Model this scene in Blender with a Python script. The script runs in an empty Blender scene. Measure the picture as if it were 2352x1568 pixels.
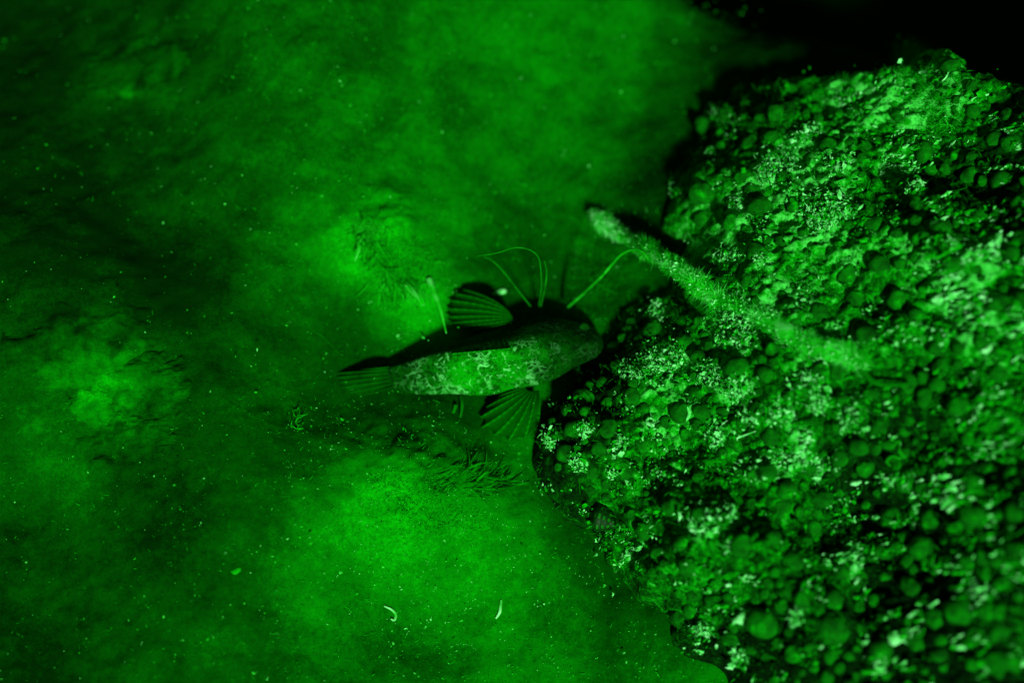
import bpy, math, random
import numpy as np

S = bpy.context.scene
COL = S.collection
rng = np.random.default_rng(11)
random.seed(11)

# ------------------------------------------------------------------ camera, light, exposure
TILT = math.radians(20)
DIST, LENS = 1.6, 48.0
cam_d = bpy.data.cameras.new("camera")
cam = bpy.data.objects.new("camera", cam_d)
COL.objects.link(cam)
CAM = np.array([0.0, -DIST * math.sin(TILT), DIST * math.cos(TILT)])
cam.location = CAM
cam.rotation_euler = (TILT, 0, 0)
cam_d.lens = LENS
cam_d.sensor_width = 36
cam_d.clip_start = 0.02
cam_d.clip_end = 60
cam_d.dof.use_dof = True
cam_d.dof.focus_distance = 1.49
cam_d.dof.aperture_fstop = 1.0
S.camera = cam

SUN_AZ = (0.24, -0.971)                 # horizontal direction towards the light
SUN_EL = math.radians(45)
sd = np.array([SUN_AZ[0] * math.cos(SUN_EL), SUN_AZ[1] * math.cos(SUN_EL), math.sin(SUN_EL)])
sd /= np.linalg.norm(sd)
sun_d = bpy.data.lights.new("sun", 'SUN')
sun_d.energy = 4.6
sun_d.angle = math.radians(5.0)
sun_d.color = (0.62, 1.0, 0.66)         # light filtered green by the water above
sun = bpy.data.objects.new("sun", sun_d)
COL.objects.link(sun)
sun.rotation_euler = (math.radians(90) - SUN_EL, 0, math.atan2(SUN_AZ[0], -SUN_AZ[1]))

world = bpy.data.worlds.new("World")
S.world = world
world.use_nodes = True
wn = world.node_tree
bg = wn.nodes["Background"]
sky = wn.nodes.new("ShaderNodeTexSky")
sky.sky_type = 'NISHITA'
sky.sun_disc = False
sky.sun_elevation = SUN_EL
sky.sun_rotation = math.atan2(SUN_AZ[0], SUN_AZ[1])
tint = wn.nodes.new("ShaderNodeMix")
tint.data_type = 'RGBA'
tint.blend_type = 'MULTIPLY'
tint.inputs[0].default_value = 1.0
tint.inputs[7].default_value = (0.1, 1.0, 0.1, 1)
wn.links.new(sky.outputs[0], tint.inputs[6])
wn.links.new(tint.outputs[2], bg.inputs[0])
bg.inputs[1].default_value = 0.02
S.view_settings.view_transform = 'Standard'
S.view_settings.look = 'None'
S.view_settings.gamma = 1
S.view_settings.exposure = 0
S.cycles.use_denoising = True
S.cycles.max_bounces = 4

# ------------------------------------------------------------------ small tools
PW, PH = 2352.0, 1568.0
ct, st = math.cos(TILT), math.sin(TILT)


def ray(px, py):
    px = np.asarray(px, float); py = np.asarray(py, float)
    k = 36.0 / LENS / PW
    x = (px - PW / 2) * k
    y = -(py - PH / 2) * k
    return np.stack([x, y * ct + st, y * st - ct], -1)


def W(px, py, z=0.0):
    """the point at height z that the photograph shows at (px, py)"""
    d = ray(px, py)
    t = (np.asarray(z, float) - CAM[2]) / d[..., 2]
    return CAM + d * t[..., None]


def proj(x, y, z):
    dx = x - CAM[0]; dy = y - CAM[1]; dz = z - CAM[2]
    cy = dy * ct + dz * st
    cz = -dy * st + dz * ct
    k = LENS / 36.0 * PW
    return PW / 2 + dx / -cz * k, PH / 2 - cy / -cz * k


def hsh(ix, iy, s):
    n = (ix * 374761393 + iy * 668265263 + s * 1442695041) & 0xffffffff
    n = ((n ^ (n >> 13)) * 1274126177) & 0xffffffff
    return ((n ^ (n >> 16)) & 0xffff) / 65535.0


def vn(x, y, s=0):
    ix = np.floor(x).astype(np.int64); iy = np.floor(y).astype(np.int64)
    fx = x - ix; fy = y - iy
    fx = fx * fx * fx * (fx * (fx * 6 - 15) + 10); fy = fy * fy * fy * (fy * (fy * 6 - 15) + 10)
    a = hsh(ix, iy, s); b = hsh(ix + 1, iy, s); c = hsh(ix, iy + 1, s); d = hsh(ix + 1, iy + 1, s)
    return (a * (1 - fx) + b * fx) * (1 - fy) + (c * (1 - fx) + d * fx) * fy - 0.5


def fbm(x, y, s=0, o=4, g=0.5):
    r = 0; a = 1.0; c, n = 0.8, 0.6
    for i in range(o):
        r = r + a * vn(x + 17.3 * i, y - 9.1 * i, s + i)
        x, y = (x * c - y * n) * 2.03, (x * n + y * c) * 2.03
        a *= g
    return r


def sstep(a, b, x):
    t = np.clip((x - a) / (b - a), 0, 1)
    return t * t * (3 - 2 * t)


def mesh_np(name, v, faces, material=None, parent=None, smooth=True, attrs=None):
    """faces: a list of (n, k) index arrays"""
    me = bpy.data.meshes.new(name)
    v = np.asarray(v, np.float32)
    me.vertices.add(len(v))
    me.vertices.foreach_set("co", v.ravel())
    loops = np.concatenate([f.ravel() for f in faces]).astype(np.int32)
    tot = np.concatenate([np.full(len(f), f.shape[1], np.int32) for f in faces])
    start = np.concatenate([[0], np.cumsum(tot)[:-1]]).astype(np.int32)
    me.loops.add(len(loops))
    me.loops.foreach_set("vertex_index", loops)
    me.polygons.add(len(tot))
    me.polygons.foreach_set("loop_start", start)
    me.polygons.foreach_set("loop_total", tot)
    me.polygons.foreach_set("use_smooth", np.full(len(tot), smooth, bool))
    me.update(calc_edges=True)
    me.validate()
    for k, a in (attrs or {}).items():
        at = me.attributes.new(k, 'FLOAT', 'POINT')
        at.data.foreach_set("value", np.asarray(a, np.float32))
    if material:
        me.materials.append(material)
    o = bpy.data.objects.new(name, me)
    COL.objects.link(o)
    if parent:
        o.parent = parent
    return o


def tag(o, label, cat, group=None):
    o["label"] = label
    o["category"] = cat
    if group:
        o["group"] = group
    return o


def empty(name, loc, label, cat, group=None):
    o = bpy.data.objects.new(name, None)
    o.empty_display_size = 0.02
    o.location = loc
    COL.objects.link(o)
    return tag(o, label, cat, group)


def child(o, parent):
    o.parent = parent
    o.matrix_parent_inverse.identity()
    o.location = tuple(-np.array(parent.location))
    return o


def grid_faces(nu, nv, closed_u=False):
    i = np.arange(nu if closed_u else nu - 1)[:, None]; j = np.arange(nv - 1)[None, :]
    i2 = (i + 1) % nu
    return np.stack([i * nv + j, i2 * nv + j, i2 * nv + j + 1, i * nv + j + 1], -1).reshape(-1, 4)


def spline(pts, n):
    p = np.asarray(pts, float)
    q = np.vstack([2 * p[0] - p[1], p, 2 * p[-1] - p[-2]])
    t = np.linspace(0, len(p) - 1 - 1e-6, n)
    i = t.astype(int); f = (t - i)[:, None]
    a, b, c, d = q[i], q[i + 1], q[i + 2], q[i + 3]
    return 0.5 * (2 * b + (c - a) * f + (2 * a - 5 * b + 4 * c - d) * f ** 2 + (3 * b - a - 3 * c + d) * f ** 3)


def tube(path, rad, n=8):
    """vertices and faces of a tapered tube along a path"""
    p = np.asarray(path, float); m = len(p)
    rad = np.broadcast_to(rad, (m,))
    t = np.gradient(p, axis=0); t /= np.linalg.norm(t, axis=1)[:, None] + 1e-9
    ref = np.array([0.31, 0.2, 0.93])
    a = np.cross(t, ref); a /= np.linalg.norm(a, axis=1)[:, None] + 1e-9
    b = np.cross(t, a)
    th = np.linspace(0, 2 * math.pi, n, endpoint=False)
    v = p[:, None] + rad[:, None, None] * (np.cos(th)[None, :, None] * a[:, None] + np.sin(th)[None, :, None] * b[:, None])
    i = np.arange(m - 1)[:, None]; j = np.arange(n)[None]
    f = np.stack([i * n + j, i * n + (j + 1) % n, (i + 1) * n + (j + 1) % n, (i + 1) * n + j], -1).reshape(-1, 4)
    v = np.vstack([v.reshape(-1, 3), p[0], p[-1]])
    k = np.arange(n)
    c0 = np.stack([(k + 1) % n, k, np.full(n, m * n)], -1)
    c1 = np.stack([(m - 1) * n + k, (m - 1) * n + (k + 1) % n, np.full(n, m * n + 1)], -1)
    return v, f, np.vstack([c0, c1])


def join(parts):
    vs, q, t, off = [], [], [], 0
    for v, f4, f3 in parts:
        vs.append(v); q.append(f4 + off); t.append(f3 + off); off += len(v)
    out = [a for a in (np.vstack(q), np.vstack(t)) if len(a)]
    return np.vstack(vs), out


def blades(root, tip_dir, length, width, bend=0.35, seed=0):
    """curved tapering blades: arrays of roots, unit directions, lengths and widths"""
    r = np.random.default_rng(seed)
    n = len(root)
    d = tip_dir / (np.linalg.norm(tip_dir, axis=1)[:, None] + 1e-9)
    rv = r.normal(size=(n, 3))
    s = np.cross(d, rv); s /= np.linalg.norm(s, axis=1)[:, None] + 1e-9
    c = np.cross(d, s)
    L = length[:, None]; w = width[:, None]
    k = bend * r.uniform(-1, 1, (n, 1))
    m1 = root + d * L * 0.4 + c * L * k * 0.3
    m2 = root + d * L * 0.75 + c * L * k * 0.8
    e = root + d * L + c * L * k * 1.4
    v = np.stack([root - s * w, root + s * w, m1 - s * w * 0.9, m1 + s * w * 0.9, m2 - s * w * 0.6, m2 + s * w * 0.6, e], 1).reshape(-1, 3)
    b = (np.arange(n) * 7)[:, None]
    q = np.concatenate([b + np.array([[0, 1, 3, 2]]), b + np.array([[2, 3, 5, 4]])])
    t = b + np.array([[4, 5, 6]])
    return v, q, t


def flakes(pos, nrm, size, stretch=None, seed=0):
    """small crumpled many-sided flakes lying on a surface"""
    r = np.random.default_rng(seed)
    n = len(pos)
    nn = nrm + r.normal(scale=0.45, size=(n, 3)); nn /= np.linalg.norm(nn, axis=1)[:, None]
    a = np.cross(nn, r.normal(size=(n, 3))); a /= np.linalg.norm(a, axis=1)[:, None]
    if stretch is not None:
        a = np.where(stretch[:, None] > 1.2, np.cross(nn, np.cross(np.array([0.93, 0.35, 0.1]) + r.normal(scale=.15, size=(n, 3)), nn)), a)
        a /= np.linalg.norm(a, axis=1)[:, None]
    b = np.cross(nn, a)
    st_ = np.ones(n) if stretch is None else stretch
    K = 6
    th = np.linspace(0, 2 * math.pi, K, endpoint=False)[None] + r.uniform(-.4, .4, (n, K))
    rr = size[:, None] * r.uniform(0.45, 1.15, (n, K))
    asp = r.uniform(0.35, 1.0, (n, 1))
    ring = pos[:, None] + (np.cos(th) * rr * st_[:, None])[..., None] * a[:, None] + (np.sin(th) * rr * asp)[..., None] * b[:, None] \
        + (size[:, None] * r.uniform(-.35, .45, (n, K)))[..., None] * nn[:, None]
    mid = pos + nn * (size * r.uniform(0.1, 0.6, n))[:, None]
    low = pos - nn * (size * 0.3)[:, None]
    v = np.concatenate([ring, mid[:, None], low[:, None]], 1).reshape(-1, 3)
    base = (np.arange(n) * (K + 2))[:, None]
    tri = []
    for k in range(K):
        tri.append(base + np.array([[k, (k + 1) % K, K]]))
        tri.append(base + np.array([[(k + 1) % K, k, K + 1]]))
    return v, np.zeros((0, 4), int), np.concatenate(tri)


# ------------------------------------------------------------------ materials
def g(v, m=0.004):
    return (v * m, v, v * m, 1)


def mint(v):
    return (v * 0.22, v, v * 0.26, 1)


def new_mat(name, rough=0.95, spec=0.1):
    m = bpy.data.materials.new(name)
    m.use_nodes = True
    b = m.node_tree.nodes["Principled BSDF"]
    b.inputs["Roughness"].default_value = rough
    b.inputs["Specular IOR Level"].default_value = spec
    return m, m.node_tree, b


def noise_node(nt, scale, detail=6, rough=0.6, dist=0.0):
    tc = nt.nodes.get("tc") or nt.nodes.new("ShaderNodeNewGeometry")
    tc.name = "tc"
    n = nt.nodes.new("ShaderNodeTexNoise")
    n.inputs["Scale"].default_value = scale
    n.inputs["Detail"].default_value = detail
    n.inputs["Roughness"].default_value = rough
    n.inputs["Distortion"].default_value = dist
    nt.links.new(tc.outputs["Position"], n.inputs["Vector"])
    return n


def ramp(nt, src, stops):
    r = nt.nodes.new("ShaderNodeValToRGB")
    e = r.color_ramp.elements
    e[0].position, e[0].color = stops[0]
    e[1].position, e[1].color = stops[-1]
    for p, c in stops[1:-1]:
        x = e.new(p); x.color = c
    nt.links.new(src, r.inputs[0])
    return r


def math_node(nt, op, a, b=None, clamp=False):
    n = nt.nodes.new("ShaderNodeMath")
    n.operation = op
    n.use_clamp = clamp
    for i, x in enumerate((a, b)):
        if x is None:
            continue
        if isinstance(x, (int, float)):
            n.inputs[i].default_value = x
        else:
            nt.links.new(x, n.inputs[i])
    return n.outputs[0]


def attr(nt, name):
    a = nt.nodes.new("ShaderNodeAttribute")
    a.attribute_name = name
    return a.outputs["Fac"]


def bump(nt, b, h, strength=0.5, dist=0.004):
    n = nt.nodes.new("ShaderNodeBump")
    n.inputs["Strength"].default_value = strength
    n.inputs["Distance"].default_value = dist
    nt.links.new(h, n.inputs["Height"])
    nt.links.new(n.outputs[0], b.inputs["Normal"])


def simple(name, stops, scale, detail=5, rough=0.6, bmp=0.4, bdist=0.003, trans=0.0):
    m, nt, b = new_mat(name)
    n = noise_node(nt, scale, detail, rough)
    r = ramp(nt, n.outputs[0], stops)
    nt.links.new(r.outputs[0], b.inputs["Base Color"])
    if bmp:
        bump(nt, b, n.outputs[0], bmp, bdist)
    if trans:
        t = nt.nodes.new("ShaderNodeBsdfTranslucent")
        nt.links.new(r.outputs[0], t.inputs[0])
        mxs = nt.nodes.new("ShaderNodeMixShader")
        mxs.inputs[0].default_value = trans
        nt.links.new(b.outputs[0], mxs.inputs[1]); nt.links.new(t.outputs[0], mxs.inputs[2])
        nt.links.new(mxs.outputs[0], nt.nodes["Material Output"].inputs[0])
    return m


# seabed: silt and algal mats, leftover light and shade painted into the colour (point attribute "mat")
M_bed, nt, b = new_mat("silt_mats_painted_light", 1.0, 0.03)
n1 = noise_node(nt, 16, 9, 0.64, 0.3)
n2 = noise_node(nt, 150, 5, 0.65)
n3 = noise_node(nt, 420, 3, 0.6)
f = math_node(nt, 'ADD', attr(nt, "cover_light"), math_node(nt, 'MULTIPLY', math_node(nt, 'SUBTRACT', n1.outputs[0], 0.5), 0.75))
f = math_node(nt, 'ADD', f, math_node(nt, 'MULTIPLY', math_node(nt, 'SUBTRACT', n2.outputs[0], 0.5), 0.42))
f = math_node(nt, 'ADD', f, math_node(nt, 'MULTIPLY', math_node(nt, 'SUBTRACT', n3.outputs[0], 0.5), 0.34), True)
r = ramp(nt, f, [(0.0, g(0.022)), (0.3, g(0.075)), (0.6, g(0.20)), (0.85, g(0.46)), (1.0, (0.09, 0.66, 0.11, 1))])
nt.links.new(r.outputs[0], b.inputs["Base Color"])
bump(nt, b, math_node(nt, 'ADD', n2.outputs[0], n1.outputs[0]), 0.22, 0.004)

M_rock, nt, b = new_mat("encrusted_rock", 1.0, 0.06)
n1 = noise_node(nt, 62, 8, 0.68, 0.6)
n2 = noise_node(nt, 190, 4, 0.6)
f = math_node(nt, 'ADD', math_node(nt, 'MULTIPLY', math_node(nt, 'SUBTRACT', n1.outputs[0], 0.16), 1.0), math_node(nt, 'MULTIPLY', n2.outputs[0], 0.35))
f = math_node(nt, 'ADD', f, math_node(nt, 'MULTIPLY', math_node(nt, 'SUBTRACT', attr(nt, "cover_light"), 0.5), 0.6), True)
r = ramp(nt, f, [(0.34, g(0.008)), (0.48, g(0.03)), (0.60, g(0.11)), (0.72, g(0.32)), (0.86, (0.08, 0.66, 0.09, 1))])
nt.links.new(r.outputs[0], b.inputs["Base Color"])
bump(nt, b, f, 0.8, 0.006)

M_nod = simple("nodule_skin", [(0.3, g(0.04)), (0.48, g(0.10)), (0.60, g(0.16)), (0.72, g(0.38))], 70, 5, 0.6, 0.4, 0.004)
M_flake = simple("pale_flake", [(0.3, g(0.5, .05)), (0.5, mint(0.75)), (0.7, (0.42, 0.95, 0.46, 1))], 120, 3, 0.5, 0.3, 0.002)
M_flake2 = simple("green_flake", [(0.3, g(0.14)), (0.6, g(0.36)), (0.8, g(0.55, .03))], 90, 3, 0.5, 0.3, 0.002)
M_fuzz = simple("branch_fuzz", [(0.3, g(0.5)), (0.5, g(0.85, .03)), (0.7, mint(0.98))], 55, 4, 0.6, 0, 0, 0.4)
M_turf = simple("algae_turf", [(0.3, g(0.10)), (0.55, g(0.26)), (0.8, g(0.5))], 40, 3, 0.5, 0, 0, 0.45)
M_plume = simple("pale_weed", [(0.3, g(0.42)), (0.55, g(0.6, .01)), (0.8, g(0.8, .04))], 30, 3, 0.5, 0, 0, 0.5)
M_weed = simple("slanting_weed", [(0.3, g(0.2)), (0.55, g(0.38)), (0.8, g(0.55))], 30, 3, 0.5, 0, 0, 0.5)
M_strand = simple("strand", [(0.3, g(0.12)), (0.55, g(0.24)), (0.75, g(0.42, .03))], 70, 3, 0.5, 0)
M_shred = simple("pale_shred", [(0.3, g(0.4, .05)), (0.5, mint(0.7)), (0.7, (0.42, 0.95, 0.46, 1))], 120, 3, 0.5, 0, 0, .4)
M_fleck = simple("fleck", [(0.3, g(0.2)), (0.5, g(0.5, .02)), (0.7, mint(0.8))], 60, 3, 0.6, 0)
M_pale = simple("pale_shell", [(0.3, g(0.5, .05)), (0.7, (0.38, 0.92, 0.42, 1))], 80, 3, 0.5, 0.2)
M_eye = simple("eye_ball", [(0.3, g(0.02)), (0.7, g(0.09))], 150, 2, 0.5, 0)

# ------------------------------------------------------------------ the seabed
# how light each stretch of bottom is in the photograph (x, y, level 0-255): slopes first, the rest painted into the base colour
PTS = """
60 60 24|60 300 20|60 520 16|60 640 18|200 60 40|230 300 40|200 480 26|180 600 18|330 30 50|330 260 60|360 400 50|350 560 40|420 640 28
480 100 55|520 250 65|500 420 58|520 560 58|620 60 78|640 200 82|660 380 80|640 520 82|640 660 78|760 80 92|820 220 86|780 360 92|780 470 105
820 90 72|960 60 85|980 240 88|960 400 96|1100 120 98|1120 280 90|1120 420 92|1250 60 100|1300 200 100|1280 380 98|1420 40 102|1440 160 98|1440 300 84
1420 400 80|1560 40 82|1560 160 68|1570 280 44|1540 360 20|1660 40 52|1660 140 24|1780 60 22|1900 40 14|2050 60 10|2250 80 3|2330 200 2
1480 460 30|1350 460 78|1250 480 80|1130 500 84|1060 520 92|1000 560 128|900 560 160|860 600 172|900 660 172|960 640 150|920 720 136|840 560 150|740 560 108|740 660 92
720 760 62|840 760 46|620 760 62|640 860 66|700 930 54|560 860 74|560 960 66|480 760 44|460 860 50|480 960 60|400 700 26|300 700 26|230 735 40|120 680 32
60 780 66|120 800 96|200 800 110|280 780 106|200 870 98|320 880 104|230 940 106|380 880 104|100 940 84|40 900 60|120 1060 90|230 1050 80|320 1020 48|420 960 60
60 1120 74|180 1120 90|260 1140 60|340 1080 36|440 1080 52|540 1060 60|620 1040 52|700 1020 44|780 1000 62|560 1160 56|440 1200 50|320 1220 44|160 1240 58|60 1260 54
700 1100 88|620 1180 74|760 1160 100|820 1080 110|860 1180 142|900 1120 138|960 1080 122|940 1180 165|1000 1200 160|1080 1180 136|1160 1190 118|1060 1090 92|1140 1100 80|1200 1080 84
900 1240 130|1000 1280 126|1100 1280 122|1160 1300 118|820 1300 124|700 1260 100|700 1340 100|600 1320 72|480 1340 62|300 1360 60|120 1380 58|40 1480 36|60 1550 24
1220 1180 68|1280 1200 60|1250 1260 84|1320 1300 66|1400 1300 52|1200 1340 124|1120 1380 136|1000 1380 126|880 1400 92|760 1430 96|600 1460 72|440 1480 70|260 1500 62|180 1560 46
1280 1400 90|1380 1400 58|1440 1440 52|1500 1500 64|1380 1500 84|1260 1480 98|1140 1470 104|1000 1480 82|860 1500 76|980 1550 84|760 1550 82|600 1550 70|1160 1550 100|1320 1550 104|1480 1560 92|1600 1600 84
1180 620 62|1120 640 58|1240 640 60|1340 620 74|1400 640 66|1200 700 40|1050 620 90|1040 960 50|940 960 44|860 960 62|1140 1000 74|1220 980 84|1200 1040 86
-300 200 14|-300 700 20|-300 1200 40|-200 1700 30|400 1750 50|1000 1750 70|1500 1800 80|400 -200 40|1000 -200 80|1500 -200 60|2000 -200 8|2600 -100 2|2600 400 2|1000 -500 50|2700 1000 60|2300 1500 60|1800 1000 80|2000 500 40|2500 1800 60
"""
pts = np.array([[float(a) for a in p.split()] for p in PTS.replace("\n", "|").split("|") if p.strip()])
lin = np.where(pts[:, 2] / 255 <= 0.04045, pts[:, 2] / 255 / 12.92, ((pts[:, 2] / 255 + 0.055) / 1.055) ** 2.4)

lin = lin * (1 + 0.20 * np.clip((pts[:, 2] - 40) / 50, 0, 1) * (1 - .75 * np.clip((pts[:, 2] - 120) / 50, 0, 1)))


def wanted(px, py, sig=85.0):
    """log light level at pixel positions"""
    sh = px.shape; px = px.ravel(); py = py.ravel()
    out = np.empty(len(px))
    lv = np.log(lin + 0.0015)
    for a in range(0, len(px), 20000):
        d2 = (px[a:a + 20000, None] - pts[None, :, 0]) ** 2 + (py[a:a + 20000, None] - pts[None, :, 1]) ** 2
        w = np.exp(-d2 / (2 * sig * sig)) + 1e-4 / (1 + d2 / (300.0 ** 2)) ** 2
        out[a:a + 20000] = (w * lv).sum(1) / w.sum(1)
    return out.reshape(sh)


N = 128
ex = np.linspace(-1.6, 1.6, N, endpoint=False); ey = np.linspace(-1.5, 1.7, N, endpoint=False)
GX, GY = np.meshgrid(ex, ey, indexing='ij')
qx, qy = proj(GX, GY, np.zeros_like(GX))
LW = np.exp(wanted(qx, qy))
# slopes that would catch the light like that, as one smooth relief
target = np.clip(LW * 1.45 / 0.13, 0.06, 1.35) ** 0.6 * 0.70
fade = sstep(1.55, 0.95, np.abs(GX)) * sstep(1.6, 0.95, np.abs(GY - 0.1))
tp = (target - sd[2]) * fade
dxg = ex[1] - ex[0]; dyg = ey[1] - ey[0]
KX, KY = np.meshgrid(np.fft.fftfreq(N, dxg) * 2 * np.pi, np.fft.fftfreq(N, dyg) * 2 * np.pi, indexing='ij')
D = -1j * (sd[0] * KX + sd[1] * KY)
ZH = np.conj(D) * np.fft.fft2(tp) / (np.abs(D) ** 2 + 1.1 + 0.00045 * (KX ** 2 + KY ** 2) ** 1.5)
ZC = np.real(np.fft.ifft2(ZH)) * fade


def bil(Z, x0, dx, y0, dy, x, y):
    u = np.clip((x - x0) / dx, 0, Z.shape[0] - 1.001); v = np.clip((y - y0) / dy, 0, Z.shape[1] - 1.001)
    i = u.astype(int); j = v.astype(int); fu = u - i; fv = v - j
    return (Z[i, j] * (1 - fu) + Z[i + 1, j] * fu) * (1 - fv) + (Z[i, j + 1] * (1 - fu) + Z[i + 1, j + 1] * fu) * fv


DX = 0.003
cx = np.arange(-0.9, 0.9001, DX); cy = np.arange(-0.75, 0.9001, DX)
ext = np.geomspace(0.02, 7.0, 26)
gx = np.concatenate([(-0.9 - ext)[::-1], cx, 0.9 + ext])
gy = np.concatenate([(-0.75 - ext)[::-1], cy, 0.9 + ext])
X, Y = np.meshgrid(gx, gy, indexing='ij')


def smooth_bil(x, y):
    r = 0
    for ox, oy in ((-.4, -.4), (.4, -.4), (-.4, .4), (.4, .4), (0, 0)):
        r = r + bil(ZC, ex[0], dxg, ey[0], dyg, x + ox * dxg, y + oy * dyg)
    return r / 5


near = sstep(3.0, 1.0, np.hypot(X, Y))
fc = W(np.array([(700 + 1250 / 2.6133) * .91875]), np.array([(560 + 980 / 2.6133) * .91875]), 0.0)[0]


def relief(x, y):
    """the broad relief, levelled where the fish has settled"""
    w = np.exp(-(((x - fc[0]) / .24) ** 2 + ((y - fc[1]) / .10) ** 2) ** 2)
    z0 = smooth_bil(fc[0:1], fc[1:2])[0]
    return smooth_bil(x, y) * (1 - w) + z0 * w, 1 - .85 * w


R0, RW = relief(X, Y)
Z = R0 + RW * near * (0.016 * fbm(X * 9, Y * 9, 3, 4, 0.5) + 0.003 * fbm(X * 45, Y * 45, 8, 4, 0.5))
Z += 0.06 * (1 - near) * fbm(X * 1.2, Y * 1.2, 5, 3)
for (hx, hy, hr, hh) in ((875, 540, .060, .020), (940, 620, .055, .014), (940, 1100, .095, .026), (1050, 1120, .07, .012)):
    hc = W(float(hx), float(hy), 0.0)
    Z += hh * np.exp(-((X - hc[0]) ** 2 + (Y - hc[1]) ** 2) / (2 * (hr * .6) ** 2)) * (1 + .5 * fbm(X * 40, Y * 40, 77, 3))
Zled = Z.copy()                          # the ledge the rock stands on
dp = W(1650.0, 70.0, 0.0)
dd_ = (X - dp[0]) * .45 + (Y - dp[1]) * .893
Z -= np.where(dd_ > 0, np.where(dd_ < .16, dd_ ** 2 * 2.4 / .32, np.minimum(2.4 * (dd_ - .08), .8)), 0) * sstep(-.1, .25, X) * sstep(6.0, 4.0, np.hypot(X, Y))
# wall added out of view on the far right to keep sun off the gully
shade_wall = sstep(.97, 1.13, X + .05 * fbm(X * 3, Y * 3, 13, 3)) * sstep(-.55, -.2, Y) * sstep(6.0, 4.0, np.hypot(X, Y))
Z = Z * (1 - shade_wall) + (.72 + .12 * fbm(X * 4, Y * 4, 15, 4)) * shade_wall
# light and shade the slopes leave over is painted into the seabed's tone
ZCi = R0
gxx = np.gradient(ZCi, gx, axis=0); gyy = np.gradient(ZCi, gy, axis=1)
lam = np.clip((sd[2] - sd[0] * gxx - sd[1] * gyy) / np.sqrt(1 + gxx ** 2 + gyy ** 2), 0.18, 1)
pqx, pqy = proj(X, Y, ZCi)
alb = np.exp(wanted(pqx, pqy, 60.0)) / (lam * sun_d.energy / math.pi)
cover_light = np.interp(np.log(np.clip(alb, 0.02, 0.66)), np.log([0.022, 0.075, 0.20, 0.46, 0.66]), [0.0, 0.3, 0.6, 0.85, 1.0])
print("relief", ZC.min(), ZC.max(), "cover_light", cover_light.mean())
bed = mesh_np("seabed", np.stack([X, Y, Z], -1).reshape(-1, 3), [grid_faces(len(gx), len(gy))], M_bed, attrs={"cover_light": cover_light.ravel()})
bed["kind"] = "structure"
ni = len(ext)
BZ = Z[ni:ni + len(cx), ni:ni + len(cy)]
BL = Zled[ni:ni + len(cx), ni:ni + len(cy)]


def bed_z(x, y):
    return bil(BZ, cx[0], DX, cy[0], DX, x, y)


# ------------------------------------------------------------------ the encrusted rock
OUT = [(1545, 400), (1600, 300), (1640, 215), (1720, 165), (1830, 150), (1960, 185), (2040, 192), (2072, 158), (2112, 150), (2155, 176), (2205, 224), (2300, 260), (2420, 300), (2620, 380),
       (2750, 900), (2750, 1800), (2300, 1850), (1800, 1760), (1690, 1580), (1590, 1470), (1490, 1370), (1420, 1270), (1370, 1200), (1300, 1150), (1245, 1090),
       (1240, 1010), (1262, 930), (1320, 850), (1390, 790), (1420, 735), (1470, 680), (1560, 620), (1570, 560), (1535, 490)]
poly = W(np.array([p[0] for p in OUT]), np.array([p[1] for p in OUT]), 0.05)[:, :2]
# smooth the outline a little
poly = spline(np.vstack([poly, poly[:1]]), 150)[:-1]
RX0, RX1, RY0, RY1, RD = -0.02, 1.0, -0.80, 0.52, 0.0022
rx = np.arange(RX0, RX1, RD); ry = np.arange(RY0, RY1, RD)


def poly_sd(x, y):
    sh = x.shape; x = x.ravel(); y = y.ravel()
    d = np.full(len(x), 9.0); ins = np.zeros(len(x), bool)
    for k in range(len(poly)):
        a = poly[k]; b_ = poly[(k + 1) % len(poly)]
        e = b_ - a
        t = np.clip(((x - a[0]) * e[0] + (y - a[1]) * e[1]) / (e @ e + 1e-12), 0, 1)
        d = np.minimum(d, np.hypot(x - a[0] - t * e[0], y - a[1] - t * e[1]))
        c = (a[1] > y) != (b_[1] > y)
        ins ^= c & (x < (b_[0] - a[0]) * (y - a[1]) / (b_[1] - a[1] + 1e-12) + a[0])
    return np.where(ins, d, -d).reshape(sh)


c1 = np.arange(RX0 - .02, RX1 + .02, 0.008); c2 = np.arange(RY0 - .02, RY1 + .02, 0.008)
A, B = np.meshgrid(c1, c2, indexing='ij')
SDc = poly_sd(A, B)
RX, RY = np.meshgrid(rx, ry, indexing='ij')
sdist = bil(SDc, c1[0], 0.008, c2[0], 0.008, RX, RY) + 0.018 * fbm(RX * 28, RY * 28, 21, 3)
rise = 1 - np.exp(-np.clip(sdist, 0, 1) / 0.042)
# the relief: ridges and clefts running down to the right, rising towards the lower right
u = (RX * 0.80 - RY * 0.60); v = (RX * 0.60 + RY * 0.80)
cleft = fbm(u * 3.2 + 3, v * 9.5, 31, 3)
top = 0.085 + 0.10 * sstep(0.15, 0.85, RX) + 0.04 * sstep(0.0, -0.6, RY) + 0.05 * cleft + 0.04 * fbm(RX * 9, RY * 9, 37, 2)
RZ = rise * np.clip(top, 0.03, 1) + (sdist > 0) * (0.016 * fbm(RX * 34, RY * 34, 41, 4, 0.55) + 0.010 * fbm(RX * 130, RY * 130, 47, 3, 0.6)) * rise
sp = W(1505.0, 705.0, 0.05)
RZ = RZ * (1 - .68 * np.exp(-((RX - sp[0]) ** 2 + (RY - sp[1]) ** 2) / (2 * .05 ** 2)))
RZ = np.where(sdist > 0, RZ + 0.005, sdist * 6)
base = bil(BL, cx[0], DX, cy[0], DX, RX, RY)
RZ = base + RZ
hole = (sdist < -0.05)


def rock_z(x, y):
    z = bil(RZ, rx[0], RD, ry[0], RD, x, y)
    return np.where((x < RX0) | (x > RX1 - .01) | (y < RY0) | (y > RY1 - .01), -1, z)


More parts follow.
